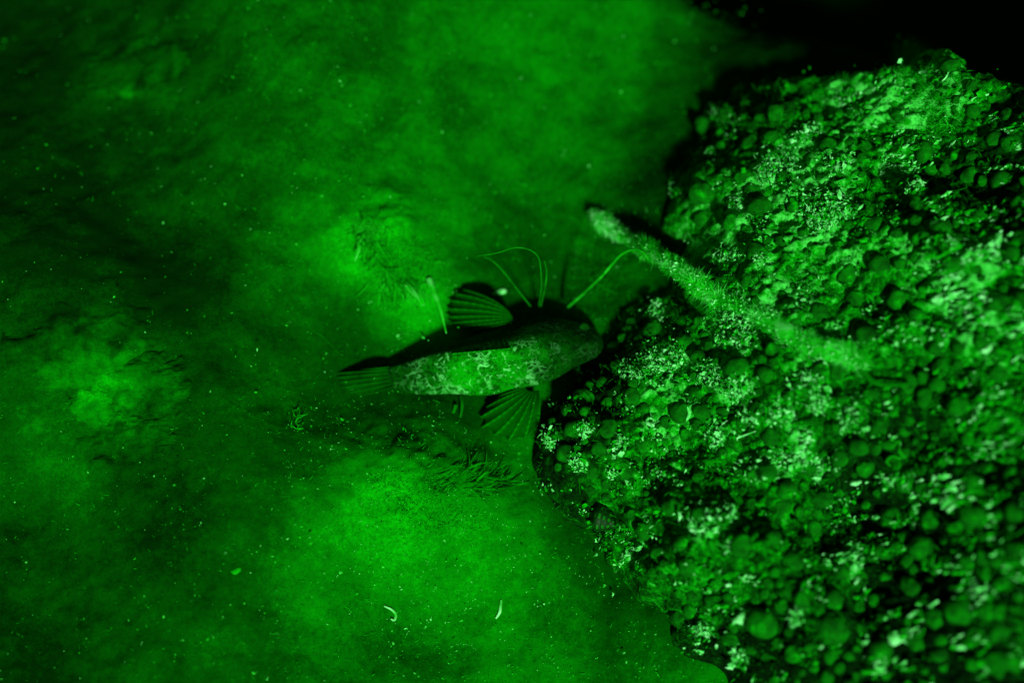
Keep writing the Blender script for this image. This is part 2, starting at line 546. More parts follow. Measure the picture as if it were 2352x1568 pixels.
def on_rock(p):
    return (rock_z(p[:, 0], p[:, 1]) > bed_z(p[:, 0], p[:, 1]) + .008) & (bil(SDc, c1[0], .008, c2[0], .008, p[:, 0], p[:, 1]) > -.004)


def surf(x, y):
    return np.maximum(bed_z(x, y), rock_z(x, y))


def cast(px, py):
    """where the sight line through a pixel meets the bottom or the rock; also the surface normal"""
    d = ray(px, py)
    zt = np.full(d.shape[:-1], 0.55)
    done = np.zeros(zt.shape, bool); res = np.zeros(d.shape)
    for k in range(240):
        p = CAM + d * ((zt - CAM[2]) / d[..., 2])[..., None]
        hit = (p[..., 2] <= surf(p[..., 0], p[..., 1])) & ~done
        res = np.where(hit[..., None], p, res)
        done |= hit
        zt = np.where(done, zt, zt - 0.004)
        if done.all():
            break
    res = np.where(done[..., None], res, CAM + d * ((0 - CAM[2]) / d[..., 2])[..., None])
    return res, normal(res)


def normal(p, e=0.006):
    x, y = p[..., 0], p[..., 1]
    a = (surf(x + e, y) - surf(x - e, y)) / (2 * e); c = (surf(x, y + e) - surf(x, y - e)) / (2 * e)
    n = np.stack([-a, -c, np.ones_like(a)], -1)
    return n / np.linalg.norm(n, axis=-1)[..., None]


def one(px, py, lift=0.0):
    p, n = cast(np.array([float(px)]), np.array([float(py)]))
    return p[0] + np.array([0, 0, lift]), n[0]


# clumps of silt and dead weed on the rock (x, y, half sizes, count)
cl = []
spots = []
rr_ = np.random.default_rng(5)


def clump(x, y, rx_, ry_, n, tilt=0.0):
    n = int(n * 2.6)
    a = rr_.normal(size=(n, 2)) * np.array([rx_, ry_]) * 0.5
    c, s = math.cos(tilt), math.sin(tilt)
    spots.append((x, y, (rx_ + ry_) / 2))
    cl.append(np.stack([x + a[:, 0] * c - a[:, 1] * s, y + a[:, 0] * s + a[:, 1] * c], -1))


for q in [(1700, 745, 30, 60, 260), (1510, 720, 18, 30, 90), (1500, 850, 40, 40, 220), (1450, 860, 25, 12, 80), (1560, 820, 18, 30, 70), (1640, 860, 30, 25, 150),
          (1665, 780, 14, 12, 40), (1650, 1000, 16, 30, 110), (1700, 890, 30, 25, 140), (1720, 960, 20, 20, 60), (1850, 880, 36, 22, 150), (1880, 920, 26, 24, 90),
          (1850, 1000, 16, 22, 80), (1790, 950, 30, 20, 90), (1950, 960, 30, 30, 100), (1900, 485, 50, 36, 330), (1880, 520, 26, 12, 70), (1790, 380, 50, 36, 170),
          (1760, 410, 16, 16, 60), (1860, 310, 30, 20, 80), (1925, 380, 30, 20, 90), (2050, 380, 40, 24, 90), (1940, 230, 36, 22, 60), (1650, 260, 12, 24, 40), (1680, 590, 24, 16, 60),
          (1700, 470, 16, 20, 60), (1750, 600, 14, 14, 40), (2110, 440, 12, 12, 40), (2180, 620, 40, 30, 40), (2180, 680, 30, 14, 36), (2230, 720, 50, 40, 40), (2280, 580, 46, 30, 36),
          (1270, 1010, 12, 22, 60), (1330, 1060, 14, 18, 70), (1420, 1020, 14, 22, 60), (1410, 1080, 16, 8, 40), (1495, 975, 8, 16, 40), (1520, 1090, 14, 10, 40),
          (1350, 985, 20, 14, 30), (1450, 1270, 14, 12, 70), (1680, 1250, 12, 12, 60), (1620, 1200, 40, 24, 90), (1670, 1190, 10, 20, 60), (1720, 1415, 24, 16, 120), (1835, 1410, 14, 18, 70),
          (2075, 1460, 16, 12, 70), (1620, 1440, 20, 14, 60), (2010, 1525, 14, 20, 60), (1880, 1080, 14, 20, 60), (1740, 1070, 40, 26, 80), (1820, 1050, 50, 24, 90), (1480, 1250, 12, 8, 20),
          (1350, 810, 10, 14, 24), (2060, 1100, 40, 16, 40), (2200, 1150, 30, 14, 40), (1950, 1300, 30, 24, 70), (2250, 1370, 50, 20, 50), (1970, 1270, 24, 12, 30), (1700, 1500, 16, 18, 50)]:
    clump(*q)
# where film and silt gather on the rock: patches of its own
rqx, rqy = proj(RX, RY, RZ)
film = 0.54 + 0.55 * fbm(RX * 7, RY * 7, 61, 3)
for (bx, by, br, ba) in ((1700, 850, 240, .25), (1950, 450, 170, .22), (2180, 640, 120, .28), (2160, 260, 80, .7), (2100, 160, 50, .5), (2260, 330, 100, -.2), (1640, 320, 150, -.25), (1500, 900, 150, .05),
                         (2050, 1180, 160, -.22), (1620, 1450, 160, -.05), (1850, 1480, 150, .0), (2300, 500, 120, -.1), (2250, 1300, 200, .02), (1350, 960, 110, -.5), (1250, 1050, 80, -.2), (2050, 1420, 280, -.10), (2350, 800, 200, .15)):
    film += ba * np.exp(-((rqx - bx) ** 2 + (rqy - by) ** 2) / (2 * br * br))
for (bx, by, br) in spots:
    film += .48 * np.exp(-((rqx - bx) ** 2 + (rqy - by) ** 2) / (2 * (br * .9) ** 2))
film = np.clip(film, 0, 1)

fq = grid_faces(len(rx), len(ry))
keep = ~hole.ravel()[fq].any(1)
fq = fq[keep]
used = np.unique(fq); remap = np.full(RX.size, -1); remap[used] = np.arange(len(used))
rv = np.stack([RX, RY, RZ], -1).reshape(-1, 3)[used]
rp, _ = one(1800, 900)
rock = empty("encrusted_rock", (rp[0], rp[1], 0.0), "large rock mound crusted with round nodules and bright silt, filling the picture's right side", "rock")
child(mesh_np("rock_mass", rv, [remap[fq]], M_rock, attrs={"cover_light": film.ravel()[used]}), rock)

# nodules: rounded lumps all over the rock
import bmesh


def ico(sub, seed, sq=(1, 1, 0.85), amp=0.1):
    bm = bmesh.new()
    bmesh.ops.create_icosphere(bm, subdivisions=sub, radius=1)
    v = np.array([q.co[:] for q in bm.verts]); f = np.array([[w.index for w in p.verts] for p in bm.faces])
    bm.free()
    k = 1 + amp * (vn(v[:, 0] * 1.7 + seed * 5, v[:, 1] * 1.7 + v[:, 2] * 1.3, seed) * 2) + amp * .35 * vn(v[:, 0] * 5, v[:, 2] * 5 + v[:, 1] * 3, seed + 9)
    return v * k[:, None] * np.array(sq), f


big = [(1340, 918, 29), (1308, 944, 21), (1344, 946, 16), (1612, 450, 38), (1450, 912, 24), (1560, 945, 30), (1395, 985, 27), (1320, 985, 26), (1300, 1040, 24),
       (1375, 1030, 22), (1430, 1075, 30), (1480, 1020, 32), (1360, 1080, 22), (1640, 870, 30), (1695, 845, 36), (1760, 860, 24), (1600, 905, 26), (1880, 860, 34),
       (1930, 845, 36), (1850, 890, 34), (1990, 780, 36), (2060, 690, 30), (2020, 610, 30), (1960, 690, 30), (1880, 720, 28), (1740, 580, 30), (1900, 340, 28),
       (1780, 260, 26), (1755, 150, 24), (1805, 148, 14), (1860, 165, 20), (1700, 210, 22), (1670, 265, 28), (1720, 330, 26), (1730, 440, 28), (1800, 410, 24), (1745, 480, 34),
       (1870, 470, 28), (2010, 520, 34), (2110, 470, 26), (2120, 350, 32), (1660, 650, 22), (1530, 655, 26), (1500, 760, 30), (1420, 840, 20), (1570, 790, 26),
       (1500, 1090, 28), (1545, 1165, 28), (1650, 1195, 28), (1790, 1165, 26), (1700, 1250, 28), (1820, 1290, 30), (1910, 1445, 40), (1750, 1430, 40), (2050, 1190, 34),
       (2230, 1190, 40), (2120, 1260, 34), (2200, 930, 34), (2080, 880, 30), (2290, 700, 36), (2300, 420, 32), (2200, 1400, 40), (1580, 1300, 26), (1640, 1380, 28),
       (1480, 1220, 24), (1560, 1420, 22), (2020, 1500, 34), (1760, 1090, 26), (1690, 1020, 24), (1850, 1010, 24), (1960, 960, 28), (2300, 1520, 44), (2020, 980, 24)]
bx = [b_[0] for b_ in big]; by = [b_[1] for b_ in big]; br = [b_[2] * .86 for b_ in big]
rr_ = np.random.default_rng(5)
tries = 0
while tries < 16000 and len(bx) < 800:
    tries += 1
    x = rr_.uniform(1230, 2420); y = rr_.uniform(130, 1640)
    p0 = W(x, y, 0.1)
    if bil(SDc, c1[0], .008, c2[0], .008, p0[0:1], p0[1:2])[0] < 0.01:
        continue
    r = rr_.uniform(9, 22) if rr_.random() < .5 else rr_.uniform(6, 13)
    r *= 1.0 + 0.25 * max(0, (x - 1500) / 900)
    if min((x - np.array(bx)) ** 2 + (y - np.array(by)) ** 2 - (0.86 * (r + np.array(br))) ** 2) > 0:
        bx.append(x); by.append(y); br.append(r)
bx, by, br = map(np.array, (bx, by, br))
npos, nnrm = cast(bx, by)
okz = on_rock(npos)
npos, nnrm, br, bx, by = npos[okz], nnrm[okz], br[okz], bx[okz], by[okz]
px2m = 36 / LENS / PW * (CAM[2] - npos[:, 2]) / ct
rad = br * px2m
nn = nnrm * 0.6 + np.array([0.05, -0.15, 0.45]); nn /= np.linalg.norm(nn, axis=1)[:, None]
from mathutils import Matrix, Vector
var = []
for k in range(6):
    vv, ff = ico(4, k, (1, rr_.uniform(.85, .98), rr_.uniform(.72, .95)), 0.14)
    me = mesh_np("nodule", vv, [ff], M_nod)
    var.append((me.data, vv, ff)); bpy.data.objects.remove(me)
inview = (bx > 0) & (bx < 2352) & (by > 0) & (by < 1568)
order = np.argsort(-(br * np.where(inview, 1, 0.1)))
rest = []
for c, i in enumerate(order):
    q = Vector(nn[i]).to_track_quat('Z', 'Y').to_matrix() @ Matrix.Rotation(rr_.uniform(0, 6.28), 3, 'Z')
    sc = rad[i] * np.array([1.0, rr_.uniform(.85, 1.1), rr_.uniform(.85, 1.05)])
    ctr = npos[i] + nn[i] * rad[i] * 0.24
    me, vv, ff = var[i % 6]
    if c < 100:
        o = bpy.data.objects.new("nodule", me)
        COL.objects.link(o)
        o.parent = rock
        o.location = ctr - np.array(rock.location)
        o.rotation_euler = q.to_euler(); o.scale = sc
    else:
        v2 = (vv * sc) @ np.array(q).T + ctr
        rest.append((v2, np.zeros((0, 4), int), ff))
v_, f_ = join(rest)
o = child(mesh_np("small_nodules", v_, f_, M_nod), rock)
o["kind"] = "stuff"
print("nodules", len(order))

# ------------------------------------------------------------------ flakes of silt and dead weed lying on the rock
CL = np.vstack(cl)
ux = rr_.uniform(1240, 2400, 42000); uy = rr_.uniform(150, 1600, 42000)
dn = fbm(ux / 60, uy / 36, 71, 4, .6)
kp = dn > 0.22
U = np.stack([ux[kp], uy[kp]], -1)
Q = np.vstack([CL, U])
fp, fn = cast(Q[:, 0], Q[:, 1])
on = on_rock(fp)
fp, fn, Q = fp[on], fn[on], Q[on]
isc = (np.arange(len(on)) < len(CL))[on]
size = np.where(isc, rr_.uniform(0.0008, 0.0030, len(fp)), rr_.uniform(0.0007, 0.0024, len(fp)))
blur = sstep(1850, 2250, Q[:, 0]) + 0.5 * sstep(1050, 1350, Q[:, 1])
stretch = 1 + blur * rr_.uniform(0.2, 1.4, len(fp))
size *= np.where(rr_.random(len(fp)) < .15, 1.8, 1)
size *= 1 + 0.3 * np.clip(blur, 0, 1)
lift = np.where(rr_.random(len(fp)) < .6, rr_.uniform(0.0, 0.012, len(fp)), rr_.uniform(0, .004, len(fp)))
fpos = fp + fn * lift[:, None]
pale = (rr_.random(len(fp)) < np.where(isc, 0.55, 0.25))
for nm, sel, m in (("pale_silt_flakes", pale, M_flake), ("green_silt_flakes", ~pale, M_flake2)):
    v_, f4, f3 = flakes(fpos[sel], fn[sel], size[sel], stretch[sel], 3)
    o = mesh_np(nm, v_, [f3], m, smooth=False)
    tag(o, "pale crumbs of silt and dead weed scattered over the nodules of the rock" if nm[0] == 'p' else "darker green crumbs of silt and weed caught between the nodules of the rock", "silt")
    o["kind"] = "stuff"

cn = np.where(isc & (rr_.random(len(isc)) < .25))[0]
cp, cnr = fpos[cn], fn[cn]
v_, f4, f3 = blades(cp, cnr * .5 + rr_.normal(scale=.8, size=cp.shape), rr_.uniform(.0015, .0055, len(cp)), rr_.uniform(.0003, .0008, len(cp)), 1.8, 21)
o = mesh_np("pale_silt_shreds", v_, [f4, f3], M_shred)
tag(o, "pale curled shreds of dead weed lodged in clumps among the nodules", "silt"); o["kind"] = "stuff"

# short turf on the rock and its edges
tx = rr_.uniform(1230, 2400, 26000); ty = rr_.uniform(140, 1600, 26000)
kp = fbm(tx / 110, ty / 80, 81, 3) > -0.02
tp_, tn = cast(tx[kp], ty[kp])
on = on_rock(tp_)
tp_, tn = tp_[on], tn[on]
n_ = len(tp_)
v_, f4, f3 = blades(tp_, tn + rr_.normal(scale=.7, size=(n_, 3)) + np.array([0.3, 0.1, 0]), rr_.uniform(.003, .010, n_), rr_.uniform(.0003, .0007, n_), 0.8, 4)
o = mesh_np("algae_turf", v_, [f4, f3], M_turf)
tag(o, "short dark green algae turf growing between the nodules of the rock", "algae"); o["kind"] = "stuff"

# ------------------------------------------------------------------ the fish
def F(zx, zy):
    return (700 + np.asarray(zx, float) / 2.6133) * .91875, (560 + np.asarray(zy, float) / 2.6133) * .91875


fx, fy = F(1350, 980)
FB = float(bed_z(*[np.array([c]) for c in W(fx, fy, 0.0)[:2]])[0])   # bottom height under the fish


def bedat(zx, zy):
    p = W(*F(zx, zy), FB)
    return float(bed_z(np.array([p[0]]), np.array([p[1]]))[0])


# x, upper edge, ridge, lower edge, ridge height (m), edge height (m)
ST = [(690, 938, 948, 1062, .020, .012), (780, 914, 928, 1088, .027, .013), (900, 868, 892, 1112, .036, .014), (1000, 835, 866, 1114, .044, .016), (1100, 800, 852, 1110, .052, .017),
      (1200, 762, 842, 1113, .058, .018), (1300, 724, 834, 1119, .063, .018), (1400, 692, 825, 1112, .066, .019), (1500, 662, 815, 1090, .068, .020),
      (1600, 630, 806, 1066, .068, .022), (1700, 610, 800, 1048, .066, .024), (1800, 612, 795, 1010, .062, .025), (1900, 636, 790, 950, .055, .025),
      (2000, 660, 785, 900, .046, .022), (2060, 688, 782, 872, .038, .019), (2095, 728, 780, 836, .026, .016)]
sx = spline(np.array(ST), 70)
f0x, f0y = F(1400, 980)
fish_loc = W(f0x, f0y, FB)
fish = empty("fish", tuple(fish_loc), "slender spotted fish resting on the silt, fan fins spread, head under the rock edge", "fish")


def fz(zx):
    """bottom height under the fish along its length"""
    return FB


rings = []
for (x, yu, yr, yl, h, e) in sx:
    zb = fz(x)
    P = lambda yy, z: W(*F(x, yy), zb + z)
    lo, up, rg = P(yl, e), P(yu, e), P(yr, h)
    ml = lo * .52 + rg * .48; ml[2] = zb + e + (h - e) * .70
    mu = up * .55 + rg * .45; mu[2] = zb + e + (h - e) * .62
    ll = lo * .86 + rg * .14; ll[2] = zb + e + (h - e) * .30
    lu = up * .88 + rg * .12; lu[2] = zb + e + (h - e) * .26
    be = (lo + up) / 2; be[2] = zb - 0.001
    bl = lo * .8 + up * .2; bl[2] = zb + e * .25
    bu = lo * .2 + up * .8; bu[2] = zb + e * .25
    ctrl = np.array([lo, ll, ml, rg, mu, lu, up, bu, be, bl])
    k = len(ctrl)
    cc = np.vstack([ctrl[-1:], ctrl, ctrl[:2]])
    ring = []
    for i in range(k):
        a, b_, c, d = cc[i], cc[i + 1], cc[i + 2], cc[i + 3]
        for f in (0, .25, .5, .75):
            ring.append(0.5 * (2 * b_ + (c - a) * f + (2 * a - 5 * b_ + 4 * c - d) * f * f + (3 * b_ - a - 3 * c + d) * f ** 3))
    rings.append(ring)
RG = np.array(rings)
nr, nk = RG.shape[:2]
vv = np.vstack([RG.reshape(-1, 3), RG[0].mean(0), RG[-1].mean(0) + np.array([0.004, 0, 0])])
i = np.arange(nr - 1)[:, None]; j = np.arange(nk)[None]
fq_ = np.stack([i * nk + j, (i + 1) * nk + j, (i + 1) * nk + (j + 1) % nk, i * nk + (j + 1) % nk], -1).reshape(-1, 4)
k = np.arange(nk)
caps = np.vstack([np.stack([k, (k + 1) % nk, np.full(nk, nr * nk)], -1), np.stack([(nr - 1) * nk + (k + 1) % nk, (nr - 1) * nk + k, np.full(nk, nr * nk + 1)], -1)])
along = np.concatenate([np.repeat(np.linspace(0, 1, nr), nk), [0, 1]])
back = np.concatenate([np.tile(sstep(12.5, 15, np.arange(nk)), nr), [1, 1]])  # shade on the far flank, painted into the skin colour

M_fish, nt, b = new_mat("fish_skin", 0.85, 0.04)
n0 = noise_node(nt, 30, 3, 0.5)
vo = nt.nodes.new("ShaderNodeTexVoronoi"); vo.feature = 'DISTANCE_TO_EDGE'
vo.inputs["Scale"].default_value = 120
mp = nt.nodes.new("ShaderNodeVectorMath"); mp.operation = 'ADD'
nc = noise_node(nt, 60, 2, 0.5)
sc_ = nt.nodes.new("ShaderNodeVectorMath"); sc_.operation = 'SCALE'; sc_.inputs["Scale"].default_value = 0.03
nt.links.new(nc.outputs["Color"], sc_.inputs[0])
nt.links.new(nt.nodes["tc"].outputs["Position"], mp.inputs[0]); nt.links.new(sc_.outputs[0], mp.inputs[1])
nt.links.new(mp.outputs[0], vo.inputs["Vector"])
net = ramp(nt, vo.outputs["Distance"], [(0.0, (1, 1, 1, 1)), (0.10, (.5, .5, .5, 1)), (0.22, (0, 0, 0, 1))])
patch = ramp(nt, noise_node(nt, 42, 3, 0.6).outputs[0], [(0.52, (0, 0, 0, 1)), (0.62, (1, 1, 1, 1))])
k1 = math_node(nt, 'MULTIPLY', net.outputs[0], patch.outputs[0])
blot = ramp(nt, noise_node(nt, 105, 2, .5, 1.2).outputs[0], [(0.60, (0, 0, 0, 1)), (0.68, (.8, .8, .8, 1))])
k1 = math_node(nt, 'ADD', math_node(nt, 'MULTIPLY', k1, .75), blot.outputs[0], True)
tone = math_node(nt, 'ADD', math_node(nt, 'MULTIPLY', n0.outputs[0], 0.55), math_node(nt, 'MULTIPLY', net.outputs[0], 0.12))
tone = math_node(nt, 'ADD', tone, math_node(nt, 'MULTIPLY', noise_node(nt, 210, 3, .6).outputs[0], 0.25))
body = ramp(nt, tone, [(0.32, g(0.05)), (0.44, g(0.15)), (0.56, g(0.29)), (0.75, g(0.42))])
mx = nt.nodes.new("ShaderNodeMix"); mx.data_type = 'RGBA'
nt.links.new(k1, mx.inputs[0]); nt.links.new(body.outputs[0], mx.inputs[6]); mx.inputs[7].default_value = mint(0.68)
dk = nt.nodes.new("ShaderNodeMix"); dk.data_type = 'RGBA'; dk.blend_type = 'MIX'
headf = ramp(nt, attr(nt, "along"), [(0.0, (.95, .95, .95, 1)), (0.34, (0, 0, 0, 1)), (0.50, (0, 0, 0, 1)), (0.76, (.9, .9, .9, 1))])  # head end painted dark in place of the rock's shadow; tail end darker too
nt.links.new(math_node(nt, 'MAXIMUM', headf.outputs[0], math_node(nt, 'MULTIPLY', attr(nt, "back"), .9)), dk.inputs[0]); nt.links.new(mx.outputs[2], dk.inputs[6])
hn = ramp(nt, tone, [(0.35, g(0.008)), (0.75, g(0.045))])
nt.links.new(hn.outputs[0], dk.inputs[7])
nt.links.new(dk.outputs[2], b.inputs["Base Color"])
bump(nt, b, tone, 0.4, 0.003)
child(mesh_np("body", vv, [fq_, caps], M_fish, attrs={"along": along, "back": back}), fish)

M_fin, nt, b = new_mat("fin_membrane", 0.9, 0.04)
ry_ = attr(nt, "ray"); sp = attr(nt, "spot")
f = math_node(nt, 'ADD', math_node(nt, 'MULTIPLY', ry_, 0.3), math_node(nt, 'MULTIPLY', sp, 0.55), True)
f = math_node(nt, 'ADD', f, math_node(nt, 'MULTIPLY', math_node(nt, 'SUBTRACT', noise_node(nt, 160, 3).outputs[0], .5), .35), True)
r = ramp(nt, f, [(0.0, g(0.12)), (0.3, g(0.26)), (0.7, g(0.45)), (1.0, g(0.85, .05))])
nt.links.new(r.outputs[0], b.inputs["Base Color"])
tl = nt.nodes.new("ShaderNodeBsdfTranslucent"); nt.links.new(r.outputs[0], tl.inputs[0])
ms = nt.nodes.new("ShaderNodeMixShader"); ms.inputs[0].default_value = .5
nt.links.new(b.outputs[0], ms.inputs[1]); nt.links.new(tl.outputs[0], ms.inputs[2])
nt.links.new(ms.outputs[0], nt.nodes["Material Output"].inputs[0])


M_tail, nt, b = new_mat("tail_membrane", 0.95, 0.03)
f = math_node(nt, 'ADD', math_node(nt, 'MULTIPLY', attr(nt, "ray"), 0.18), math_node(nt, 'MULTIPLY', noise_node(nt, 60, 5).outputs[0], .7), True)
r = ramp(nt, f, [(0.25, g(0.03)), (0.5, g(0.085)), (0.8, g(0.16))])
nt.links.new(r.outputs[0], b.inputs["Base Color"])


def fan_fin(name, rays, zr, zt, nspot=9, per=9, nl=40, rip=0.0016, mat_=None):
    """a fan of membrane between curved rays, a thin closed sheet; rays = (root, ctrl, tip) in fish-picture units"""
    R = np.array(rays, float)                       # (n,3,2)
    n = len(R)
    U_ = np.linspace(0, n - 1, (n - 1) * per + 1)
    Rs = spline(R.reshape(n, -1), len(U_)).reshape(-1, 3, 2)
    V_ = np.linspace(0, 1, nl)[None, :, None]
    C = (1 - V_) ** 2 * Rs[:, None, 0] + 2 * V_ * (1 - V_) * Rs[:, None, 1] + V_ ** 2 * Rs[:, None, 2]
    ph = np.abs((U_ % 1.0) - 0.5) * 2                # 1 on a ray, 0 between rays
    rid = ph ** 3
    v1 = V_[0, :, 0]
    nick = .09 * np.clip(vn(U_ * 2.3 + len(name), U_ * 0 + zr * 900, 9) + .15, 0, 1)[:, None]
    scal = 1 - (0.06 * (1 - rid)[:, None] + nick) * (v1[None] ** 6)
    root = Rs[:, None, 0]
    C = root + (C - root) * scal[..., None]
    zz = zr + (zt - zr) * v1[None] ** 1.2 + 0.010 * np.sin(np.pi * v1)[None] + rip * 2 * rid[:, None] * (0.3 + v1[None])
    px, py = F(C[..., 0], C[..., 1])
    top_ = W(px, py, FB + zz)
    bot_ = top_ - np.array([0, 0, 0.0012])
    nu, nv = top_.shape[:2]
    fa = grid_faces(nu, nv)
    per_ = np.concatenate([np.arange(nv), np.arange(1, nu) * nv + nv - 1, (nu - 1) * nv + np.arange(nv - 2, -1, -1), np.arange(nu - 2, 0, -1) * nv])
    p2 = np.roll(per_, -1); off = nu * nv
    side = np.stack([per_, p2, p2 + off, per_ + off], -1)
    spot = np.clip(np.cos(v1 * np.pi * 2 * nspot)[None] * 1.6 - 0.75, 0, 1) * rid[:, None] * (v1 > .12)[None] * (v1 < .97)[None]
    ra = np.broadcast_to(rid[:, None], (nu, nv))
    at = lambda a: np.concatenate([a.ravel(), a.ravel()])
    o = mesh_np(name, np.vstack([top_.reshape(-1, 3), bot_.reshape(-1, 3)]), [fa, fa[:, ::-1] + off, side], mat_ or M_fin, attrs={"ray": at(ra), "spot": at(spot)})
    return child(o, fish)


rt = (1530, 605)
fan_fin("pectoral_fin", [((1500, 578), (1400, 470), (1195, 425)), ((1505, 585), (1390, 492), (1130, 448)), ((1510, 592), (1380, 524), (1095, 495)), ((1515, 600), (1370, 558), (1082, 552)),
                         ((1518, 608), (1350, 592), (1082, 605)), ((1520, 616), (1345, 622), (1100, 645)), ((1522, 622), (1375, 652), (1168, 668)), ((1524, 628), (1420, 678), (1245, 688))], .026, .006)
fan_fin("pectoral_fin", [((1600, 1062), (1540, 1075), (1480, 1098)), ((1605, 1070), (1480, 1090), (1400, 1142)), ((1612, 1078), (1470, 1120), (1345, 1195)), ((1620, 1084), (1470, 1165), (1305, 1262)),
                         ((1632, 1088), (1500, 1220), (1310, 1335)), ((1645, 1090), (1545, 1250), (1390, 1395)), ((1658, 1090), (1600, 1250), (1490, 1420)), ((1672, 1088), (1650, 1230), (1600, 1400)),
                         ((1690, 1082), (1710, 1180), (1690, 1320))], .020, .010)
fan_fin("tail_fin", [((735, 930), (600, 940), (420, 962)), ((730, 948), (580, 958), (345, 974)), ((725, 970), (560, 985), (335, 1002)), ((722, 995), (550, 1014), (345, 1036)),
                     ((722, 1020), (560, 1044), (370, 1072)), ((726, 1042), (590, 1074), (425, 1106)), ((735, 1064), (640, 1100), (500, 1132))], .019, .003, 6, rip=.0009, mat_=M_tail)
# low spiny back fin along the ridge
pr = []
xs = np.linspace(1120, 1510, 61)
ridx = np.interp(xs, [s[0] for s in ST], [s[2] for s in ST]); ridz = np.interp(xs, [s[0] for s in ST], [s[4] for s in ST])
saw = 0.004 + 0.009 * (1 - np.abs(((xs - 1120) / 32.5) % 1 * 2 - 1)) * np.sin(np.pi * np.clip((xs - 1100) / 440, 0, 1)) ** .5
b0 = W(*F(xs, ridx), FB + ridz - 0.003); b1 = W(*F(xs, ridx - 4), FB + ridz + saw)
th = np.array([0, .0009, 0])
vv = np.vstack([b0 - th, b1 - th * .4, b1 + th * .4, b0 + th]); n6 = len(xs)
i = np.arange(n6 - 1)
ff = np.vstack([np.stack([a * n6 + i, a * n6 + i + 1, c * n6 + i + 1, c * n6 + i], -1) for a, c in ((0, 1), (1, 2), (2, 3), (3, 0))])
child(mesh_np("dorsal_fin", vv, [ff], M_flake2), fish)
for (ex_, ey_, ez) in ((1985, 676, .032), (1955, 838, .037)):
    vv, ff = ico(3, 2, (1, 1, .8), 0.03)
    c = W(*F(ex_, ey_), FB + ez)
    child(mesh_np("eye", vv * 0.006 + c, [ff], M_eye), fish)
# two feelers below the belly
for pth in ([(1180, 1120, .012), (1190, 1180, .020), (1180, 1250, .012), (1150, 1340, .003)], [(1150, 1180, .014), (1120, 1240, .010), (1030, 1246, .006)]):
    a = np.array([W(*F(x, y), FB + z) for x, y, z in pth])
    v_, f4, f3 = tube(spline(a, 24), np.linspace(.0024, .0010, 24), 8)
    child(mesh_np("feeler", v_, [f4, f3], M_turf), fish)

# ------------------------------------------------------------------ thin strands standing beside the fish
def strand(pth, r0, r1, label, name="weed_strand", group="thin weed strands beside the fish", m=None, n=60, cat="weed strand"):
    a = np.array([W(x, y, z) for x, y, z in pth])
    p = spline(a, n)
    v_, f4, f3 = tube(p - p[0], np.interp(np.linspace(0, 1, n), [0, .6, 1], [r0, (r0 + r1) / 2, r1]), 9)
    o = mesh_np(name, v_, [f4, f3], m or M_strand)
    o.location = tuple(p[0])
    return tag(o, label, cat, group)


def FP(zx, zy, z):
    x, y = F(zx, zy)
    return (float(x), float(y), FB + z)


strand([FP(1690, 540, .005), FP(1708, 400, .05), FP(1700, 270, .08), FP(1680, 205, .09), FP(1620, 165, .095), FP(1530, 155, .095), FP(1420, 188, .09), FP(1290, 210, .085)], .00065, .0005,
       "long thin strand hooking over to the left in an arch above the fish")
strand([FP(1700, 545, .005), FP(1730, 420, .035), FP(1742, 320, .05), FP(1728, 240, .055)], .0009, .0005, "short thin strand standing close behind the arching one")
strand([FP(1640, 540, .005), FP(1560, 440, .03), FP(1450, 300, .045), FP(1380, 235, .05), FP(1330, 215, .05)], .0008, .0004, "straight faint strand leaning left from behind the fish's head")
strand([FP(1880, 540, .005), FP(1990, 445, .04), FP(2110, 330, .075), FP(2200, 225, .095), FP(2260, 180, .10), FP(2320, 165, .10), FP(2370, 185, .09), FP(2410, 235, .075)], .0023, .0014,
       "thickest strand, bowing right from the fish's head to the furry branch")

# ------------------------------------------------------------------ furry branch across the rock
bp = [(1362, 492, .030), (1400, 522, .045), (1450, 552, .065), (1520, 592, .088), (1580, 636, .105), (1640, 680, .0), (1700, 706, .0), (1760, 730, .0), (1820, 770, .0), (1880, 796, .0), (1940, 812, .0), (1985, 838, .0)]
ap = []
for (x, y, z) in bp:
    if z == 0.0:
        p, n = one(x, y); p = p + n * 0.012
        p[2] = max(p[2], ap[-1][2] - 0.02)
        p = W(x, y, p[2])
    else:
        q_ = one(x, y)[0][2]
        p = W(x, y, q_ + .020 if x < 1460 else max(z + .01, q_ + .014))
    ap.append(p)
ap = np.array(ap)
ap[:, 2] = np.convolve(np.pad(ap[:, 2], 1, mode='edge'), [.25, .5, .25], 'valid')
ap = np.array([W(bp[k][0], bp[k][1], ap[k][2]) for k in range(len(bp))])
p = spline(ap, 90)
br_ = np.interp(np.linspace(0, 1, 90), [0, .05, .3, .5, .7, .9, 1], [.003, .0085, .009, .0075, .0115, .009, .004]) * (.95 + .55 * (vn(np.arange(90) / 4., np.zeros(90), 3) + .1))
branch = empty("furry_branch", tuple(p[45]), "long branch thickly furred with bright algae, lying slantwise across the rock", "branch")
v_, f4, f3 = tube(p, br_, 12)
child(mesh_np("stem", v_, [f4, f3], M_fuzz), branch)
nh = 30000
ti = rr_.uniform(0, 89, nh); ii = ti.astype(int); fr = (ti - ii)[:, None]
pc = p[ii] * (1 - fr) + p[np.minimum(ii + 1, 89)] * fr
dd = rr_.normal(size=(nh, 3)); dd /= np.linalg.norm(dd, axis=1)[:, None]
tg = np.gradient(p, axis=0)[ii]; tg /= np.linalg.norm(tg, axis=1)[:, None]
dd -= 0.7 * tg * (dd * tg).sum(1)[:, None]
rb = br_[ii][:, None]
ln = rr_.uniform(.0015, .006, nh) * (1 + .9 * vn(ti / 3, ti * 0, 12))
